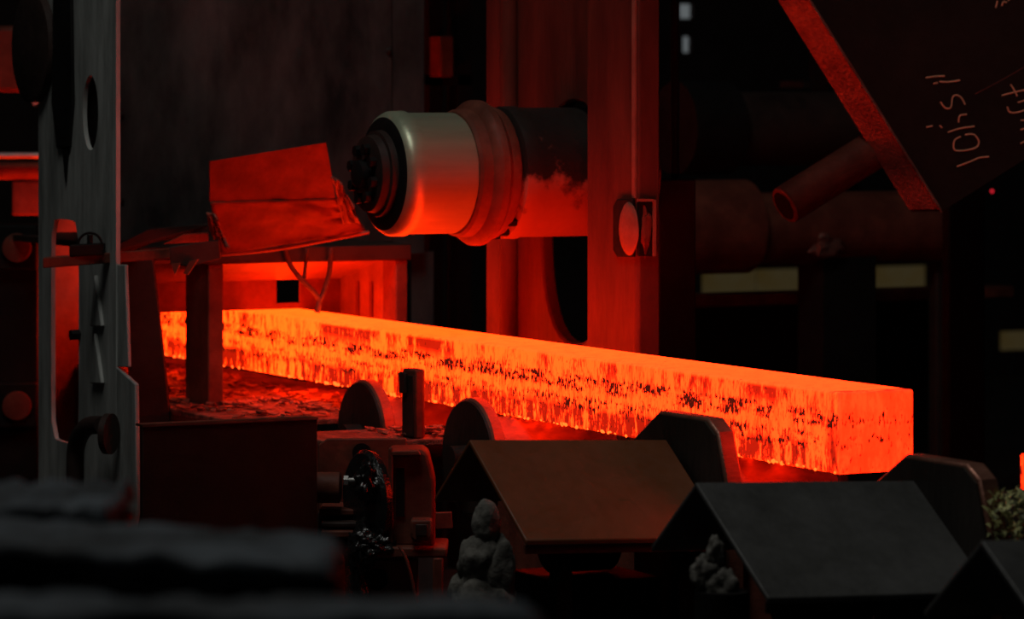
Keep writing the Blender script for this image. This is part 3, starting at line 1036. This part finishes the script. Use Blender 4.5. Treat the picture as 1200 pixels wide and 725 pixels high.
# greasy flange and coupling
gx = frame_of(Vector((-1, 0, 0)))
build('grease_flange', g_lathe([(0, 0.125), (0.012, 0.135), (0.03, 0.13), (0.05, 0.09), (0.075, 0.06)], 'x', M(432, 585, DM + 0.06) + Vector((-0.02, 0, 0)), 40, 0.05), 'grease', t)
build('grease_clot', g_lump(M(432, 566, DM - 0.02), 0.034, 0.03, 0.05, 0.6, 2.4, 4, 2), 'grease', t, angle=70)
build('grease_clot', g_lump(M(424, 640, DM - 0.02), 0.038, 0.04, 0.06, 0.5, 2.4, 4, 6), 'grease', t, angle=70)
build('grease_clot', g_lump(M(440, 640, DM - 0.03), 0.05, 0.04, 0.03, 0.5, 2.4, 4, 9), 'grease', t, angle=70)
build('skirt', g_lump(M(416, 690, DM), 0.028, 0.04, 0.11, 0.4, 2.0, 4, 9), 'grease', t, angle=70)
build('stub', g_rod(M(403, 563, DM - 0.01), M(420, 562, DM - 0.01), 0.007), 'pale_steel', t)
build('nut', g_hex(M(403, 563, DM - 0.01), RIGHT, 0.014, 0.012), 'pale_steel', t)
build('cable', g_tube(smooth_path([M(468, 640, DM - 0.08), M(476, 655, DM - 0.09), M(484, 685, DM - 0.09), M(492, 730, DM - 0.09)]), 0.0045, 8), 'rust_steel', t)

t = thing('back_bracket', 'chamfered dark red bracket plate with stepped rails behind the bearing', 'bracket')
DB = 11.05
mp('plate', [(373, 522), (383, 514), (476, 514), (476, 600), (373, 600)], DB + 0.12, 0.03, 'rust_steel', 0.003)
build('bore', g_lathe([(0, 0.026), (0.006, 0.026)], frame_of(-FWD), at(424, 530, DB + 0.12), 24), 'black_steel', t)
mp('rail', [(374, 596), (425, 597), (425, 604), (374, 604)], DB - 0.05, 0.2, 'rust_steel', 0.004)
mp('rail', [(376, 612), (425, 612), (425, 618), (376, 618)], DB - 0.1, 0.2, 'dark_steel', 0.004)
mp('rail', [(376, 622), (420, 622), (420, 630), (376, 630)], DB - 0.12, 0.2, 'rust_steel', 0.004)
mp('body', [(372, 600), (430, 600), (430, 726), (372, 726)], DB + 0.02, 0.2, 'dark_steel', 0.004)
build('coupling', g_lathe([(-0.06, 0.035), (-0.055, 0.042), (0.03, 0.042), (0.035, 0.03)], (RIGHT, FWD, Vector((0, 0, 1))), at(385, 571, DB - 0.05), 28), 'rust_steel', t)
mp('tab', [(509, 601), (529, 600), (531, 619), (510, 620)], DB + 0.1, 0.02, 'rust_steel', 0.002)
a, b = at(375, 0, DB + 0.03), at(428, 0, DB + 0.03)
pz = at(0, 726, DB + 0.03).z
build('foot', g_slab([(a.x, a.y, 0), (b.x, b.y, 0), (b.x, b.y, pz), (a.x, a.y, pz)], FWD * 0.18), 'black_steel', t)

t = thing('orange_pipe', 'short upright rusty pipe with bent top beside the shield plate', 'pipe')
build('pipe', g_tube(smooth_path([at(398, 735, 10.2), at(399, 665, 10.2), at(396, 652, 10.2), at(386, 645, 10.22), at(376, 646, 10.25)]), 0.012, 12), 'rust_steel', t)
pp = at(398, 735, 10.2)
build('riser', g_rod((pp.x, pp.y, 0), pp, 0.012), 'rust_steel', t)

# wide dark shield plate
YS = ony(268, 0, 0).y
t = thing('shield_plate', 'broad plain dark red shield plate standing before the hood post', 'plate')
DS = 10.75
c = at(268, 493, DS)
ys = c.y
sx0, sx1 = ony(167, 0, ys).x, ony(372, 0, ys).x
build('plate', g_box(sx0, sx1, ys, ys + 0.02, 0.35, c.z), 'black_rust', t, 0.003)
build('top_edge', g_box(sx0, sx1, ys - 0.004, ys + 0.05, c.z - 0.006, c.z), 'rust_steel', t)
for xx in (sx0 + 0.05, sx1 - 0.09):
    build('leg', g_box(xx, xx + 0.04, ys + 0.02, ys + 0.06, 0, c.z - 0.05), 'black_steel', t)

# ------------------------------------------------------------------ tilted slab with chalk writing
DSB = 13.0
t = thing('tilted_slab', 'tilted dark steel slab with chalk figures and a red-lit edge', 'slab')
K = Vector((1105, 248))
uu = Vector((-155, -248)).normalized()
vv2 = Vector((248, -155)).normalized()
SP = lambda u, v, d=DSB: at(K.x + uu.x * u + vv2.x * v, K.y + uu.y * u + vv2.y * v, d)
# thickness runs away from the viewer and to the lower left so that the long edge shows
th = FWD * 0.10 + at(1072, 250, DSB) - at(1105, 248, DSB)
build('slab', g_slab([SP(0, 0), SP(520, 0), SP(520, 420), SP(0, 420)], th), 'slab_face', t, 0.004)
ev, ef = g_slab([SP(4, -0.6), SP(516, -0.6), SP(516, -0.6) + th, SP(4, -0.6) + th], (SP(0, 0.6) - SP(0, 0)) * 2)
build('edge_band', (ev, ef), 'slab_edge', t)  # far paler than the slab face: the billet's glow is put into its colour
build('edge_weld', g_tube([SP(k, -1.5 + 1.2 * noise.noise(Vector((k * 0.09, 0, 0))), DSB - 0.002) for k in range(0, 330, 6)], 0.0035, 6), 'slab_edge', t)
strokes = [
    [(1085, 91), (1096, 89.5), (1107, 89)], [(1101, 95.5), (1112, 96), (1125, 94)], [(1094, 98), (1099, 97)],
    [(1102, 119.5), (1108, 126.5), (1114.5, 125.5), (1116.5, 114), (1121.5, 111.5), (1127, 115), (1131, 122.5)],
    [(1123.5, 143.5), (1124, 138), (1126, 135), (1133, 134)],
    [(1111, 155), (1125, 150.5), (1142, 148)],
    [(1126, 160), (1119, 164), (1117.5, 172), (1121, 176.5), (1135, 175.5), (1145, 172), (1147, 165), (1141, 157.5), (1131, 158)],
    [(1121.5, 195), (1138, 189), (1147, 185), (1159, 183.5)],
    [(1085.5, 149), (1093, 147.5)], [(1101, 147), (1104, 149.5)],
    [(1174, 112), (1187, 108.5), (1203, 105)], [(1184.5, 99), (1189, 106), (1192, 112.5)],
    [(1180.5, 125), (1183, 131), (1191, 132), (1203, 128.5)], [(1193, 120), (1203, 117)],
    [(1196, 141), (1203, 141)], [(1196, 152), (1203, 150)], [(1196, 168), (1203, 165)],
    [(1167, 9), (1169, 1)], [(1174, 7), (1176, 2), (1180, 3)], [(1181, 1), (1185, -2)],
]
for s in strokes:
    build('chalk_stroke', g_tube(smooth_path([at(a, b, DSB - 0.0015) for a, b in s], 4), 0.0026, 6), 'chalk', t)
build('scratch', g_tube([at(1143, 110, DSB - 0.0005), at(1170, 96, DSB - 0.0005), at(1203, 77, DSB - 0.0005)], 0.0012, 5), 'rust_steel', t)
# carrying arm behind the slab down to the floor
a, b = at(1262, 0, DSB + 0.25), at(1330, 0, DSB + 0.25)
build('carrier', g_slab([(a.x, a.y, 0), (b.x, b.y, 0), (b.x, b.y, 2.9), (a.x, a.y, 2.9)], FWD * 0.1), 'black_steel', t)

t = thing('tube_stub', 'short slanting tube stub under the tilted slab edge', 'tube')
a, b = at(1062, 152, DSB + 0.22), at(921, 240, DSB + 0.02)
build('tube', g_rod(b, a, 23 * (DSB - 1.4) / FPX, 32), 'rust_steel', t)
fr = frame_of(b - a)
build('rim', g_lathe([(-0.006, 0.058), (0.004, 0.0635), (0.008, 0.058)], fr, b, 32), 'slab_edge', t)
build('bore', g_lathe([(0.0, 0.05), (0.009, 0.05)], fr, b, 32), 'black_steel', t)

# ------------------------------------------------------------------ pipes at the back right
YPI = 5.0


def hpipe(px0, px1, pyc, r, y, name, mat, parent):
    a, b = ony(px0, pyc, y), ony(px1, pyc, y)
    z = ony((px0 + px1) / 2, pyc, y).z
    return build(name, g_rod((a.x, y, z), (b.x, y, z), r, 40), mat, parent)


kk = 13.1 / FPX
t = thing('lower_pipe', 'thick dark red horizontal pipe with collar above the yellow panes', 'pipe')
hpipe(850, 1094, 267, 47 * kk, YPI, 'pipe', 'rust_steel', t)
hpipe(778, 872, 266, 60 * kk, YPI, 'collar', 'rust_steel', t)
c = ony(966, 286, YPI - 0.13)
build('weld_patch', g_lump(c, 0.07, 0.03, 0.05, 0.5, 2.2, 3, 4), 'slab_edge', t)
a = ony(980, 0, YPI)
build('saddle', g_box(ony(950, 0, YPI).x, ony(1011, 0, YPI).x, YPI - 0.1, YPI + 0.1, 0, ony(980, 300, YPI).z), 'black_steel', t)
build('end_bracket', g_box(ony(1093, 0, YPI).x, ony(1107, 0, YPI).x, YPI - 0.03, YPI + 0.03, 0, ony(1098, 245, YPI).z), 'dark_steel', t, 0.006)
t = thing('upper_pipe', 'thick black horizontal pipe above the lower pipe', 'pipe')
hpipe(828, 1330, 150, 48 * kk, YPI + 0.1, 'pipe', 'dark_steel', t)
hpipe(790, 850, 150, 60 * kk, YPI + 0.1, 'collar', 'black_steel', t)
a = ony(1008, 0, YPI + 0.1)
build('column', g_box(a.x - 0.06, a.x + 0.08, YPI + 0.25, YPI + 0.4, 0, 3.6), 'black_steel', t)
b = ony(1330, 0, YPI + 0.1)
build('column', g_box(b.x - 0.06, b.x + 0.08, YPI + 0.25, YPI + 0.4, 0, 3.6), 'black_steel', t)

t = thing('sill_beam', 'dark horizontal beam under the yellow panes', 'beam')
z1 = ony(960, 343, YPI + 0.35).z
build('beam', g_box(ony(806, 0, YPI + .35).x, ony(1200, 0, YPI + .35).x, YPI + 0.42, YPI + 0.6, z1 - 0.05, z1), 'rust_steel', t, 0.006)
build('web', g_box(ony(806, 0, YPI + .35).x, ony(1110, 0, YPI + .35).x, YPI + 0.5, YPI + 0.52, 0, z1 - 0.05), 'black_steel', t)

t = thing('slant_strut', 'thin olive strut slanting across the dark upper corner', 'strut')
a, b = ony(936, -40, 6.4), ony(960, 95, 6.4)
build('strut', g_rod(a, b, 0.018, 12), 'grey_post', t)
build('shoe', g_box(b.x - 0.15, b.x + 0.25, 6.3, 6.5, b.z - 0.03, b.z), 'dark_steel', t)
build('post', g_box(b.x + 0.1, b.x + 0.2, 6.36, 6.44, 0, b.z - 0.03), 'black_steel', t)

# dark cabinet behind the slab corner with a red pilot lamp
t = thing('control_cabinet', 'black cabinet under the tilted slab with a tiny red lamp', 'cabinet')
DC = 14.2
a, b = at(1112, 0, DC), at(1290, 0, DC)
q0 = at(1112, 0, DC)
build('body', g_box(q0.x, q0.x + 0.16, q0.y, q0.y + 0.05, 0, at(0, 205, DC).z), 'black_steel', t, 0.01)
lampc = ony(1162, 224, q0.y)
build('lamp', g_lathe([(0, 0.009), (-0.006, 0.009), (-0.01, 0.005)], 'y', lampc, 12), 'red_lamp', t)

# glimpse of the next hot piece and weeds in the far corner
t = thing('far_billet', 'sliver of another glowing red billet at the picture edge', 'billet')
a = at(1203, 576, 13.4)
build('bar', g_box(a.x, a.x + 0.12, a.y, a.y + 0.04, a.z, at(0, 532, 13.4).z), 'hot_steel', t, 0.008)
build('rest', g_box(a.x + 0.0, a.x + 0.12, a.y, a.y + 0.04, 0, a.z), 'black_steel', t)
b = at(1160, 592, 12.6)
gs = []
for k in range(420):
    c = at(random.uniform(1158, 1235), random.uniform(578, 640), 9.2 + random.uniform(-0.08, 0.08))
    d = Vector((random.uniform(-1, 1), random.uniform(-1, 1), random.uniform(0.2, 1.2))).normalized() * random.uniform(0.012, 0.03)
    s = d.orthogonal().normalized() * 0.006
    gs.append(g_slab([c - s, c + d * 0.5 - s * 0.2 + Vector((0, 0, 0.003)), c + d, c + s], (0.0008, 0.0008, 0.0008)))
sc = build('swarf_pile', g_join(*gs), 'bush_leaf', None, smooth=False)
tag(sc, 'yellowish glinting swarf heap beside the grey notched plate', 'swarf', kind='stuff')
hb = thing('swarf_bin', 'dark bin holding the yellowish swarf heap', 'bin')
c0 = at(1172, 640, 9.2)
build('bin_body', g_box(c0.x - 0.02, c0.x + 0.2, c0.y - 0.12, c0.y + 0.1, 0, c0.z + 0.01), 'black_steel', hb, 0.008)

# ------------------------------------------------------------------ blurred foreground
def crusty_slab(pts, d, zth, label, seed, deep=0.5):
    """girder lying across the foreground, its upper side thick with crust; pts: top line in pixels"""
    t = thing('crusted_girder', label, 'girder', 'crusted girders in front')
    a, b = at(pts[0][0], pts[0][1], d), at(pts[1][0], pts[1][1], d)
    n = 26
    V, F = [], []
    rows = 10
    for i in range(n + 1):
        for j in range(rows + 1):
            p = a.lerp(b, i / n) + FWD * (deep * j / rows)
            h = 0.010 * noise.fractal(Vector((i * 0.33, j * 0.4, seed)), 0.8, 2, 4) if 0 < i < n else -0.02
            V.append(p + Vector((0, 0, h)))
    for i in range(n):
        for j in range(rows):
            q0 = i * (rows + 1) + j
            F.append((q0, q0 + rows + 1, q0 + rows + 2, q0 + 1))
    o = build('crust', (V, F), 'foreground_crust', t, angle=80)
    so = o.modifiers.new('thick', 'SOLIDIFY')
    so.thickness = 0.03
    so.offset = -1
    lo = Vector((0, 0, -0.035))
    build('girder', g_slab([a + lo, b + lo, b + lo + FWD * deep, a + lo + FWD * deep], (0, 0, -zth)), 'black_steel', t, 0.006)
    c = a.lerp(b, 0.5) + FWD * deep * 0.5
    build('stand', g_box(c.x - 0.15, c.x + 0.1, c.y - 0.1, c.y + 0.1, 0, c.z - 0.036 - zth), 'black_steel', t)


crusty_slab([(-60, 595), (128, 598)], 6.0, 0.035, 'short crusted girder end stacked before the grey post', 1.3, 0.32)
crusty_slab([(-60, 640), (392, 665)], 5.6, 0.12, 'long dark crusted girder running in front of the shield plate', 4.1, 0.3)
crusty_slab([(-60, 718), (640, 722)], 4.9, 0.2, 'lowest crusted girder along the bottom edge of the picture', 7.7, 0.12)

finish()
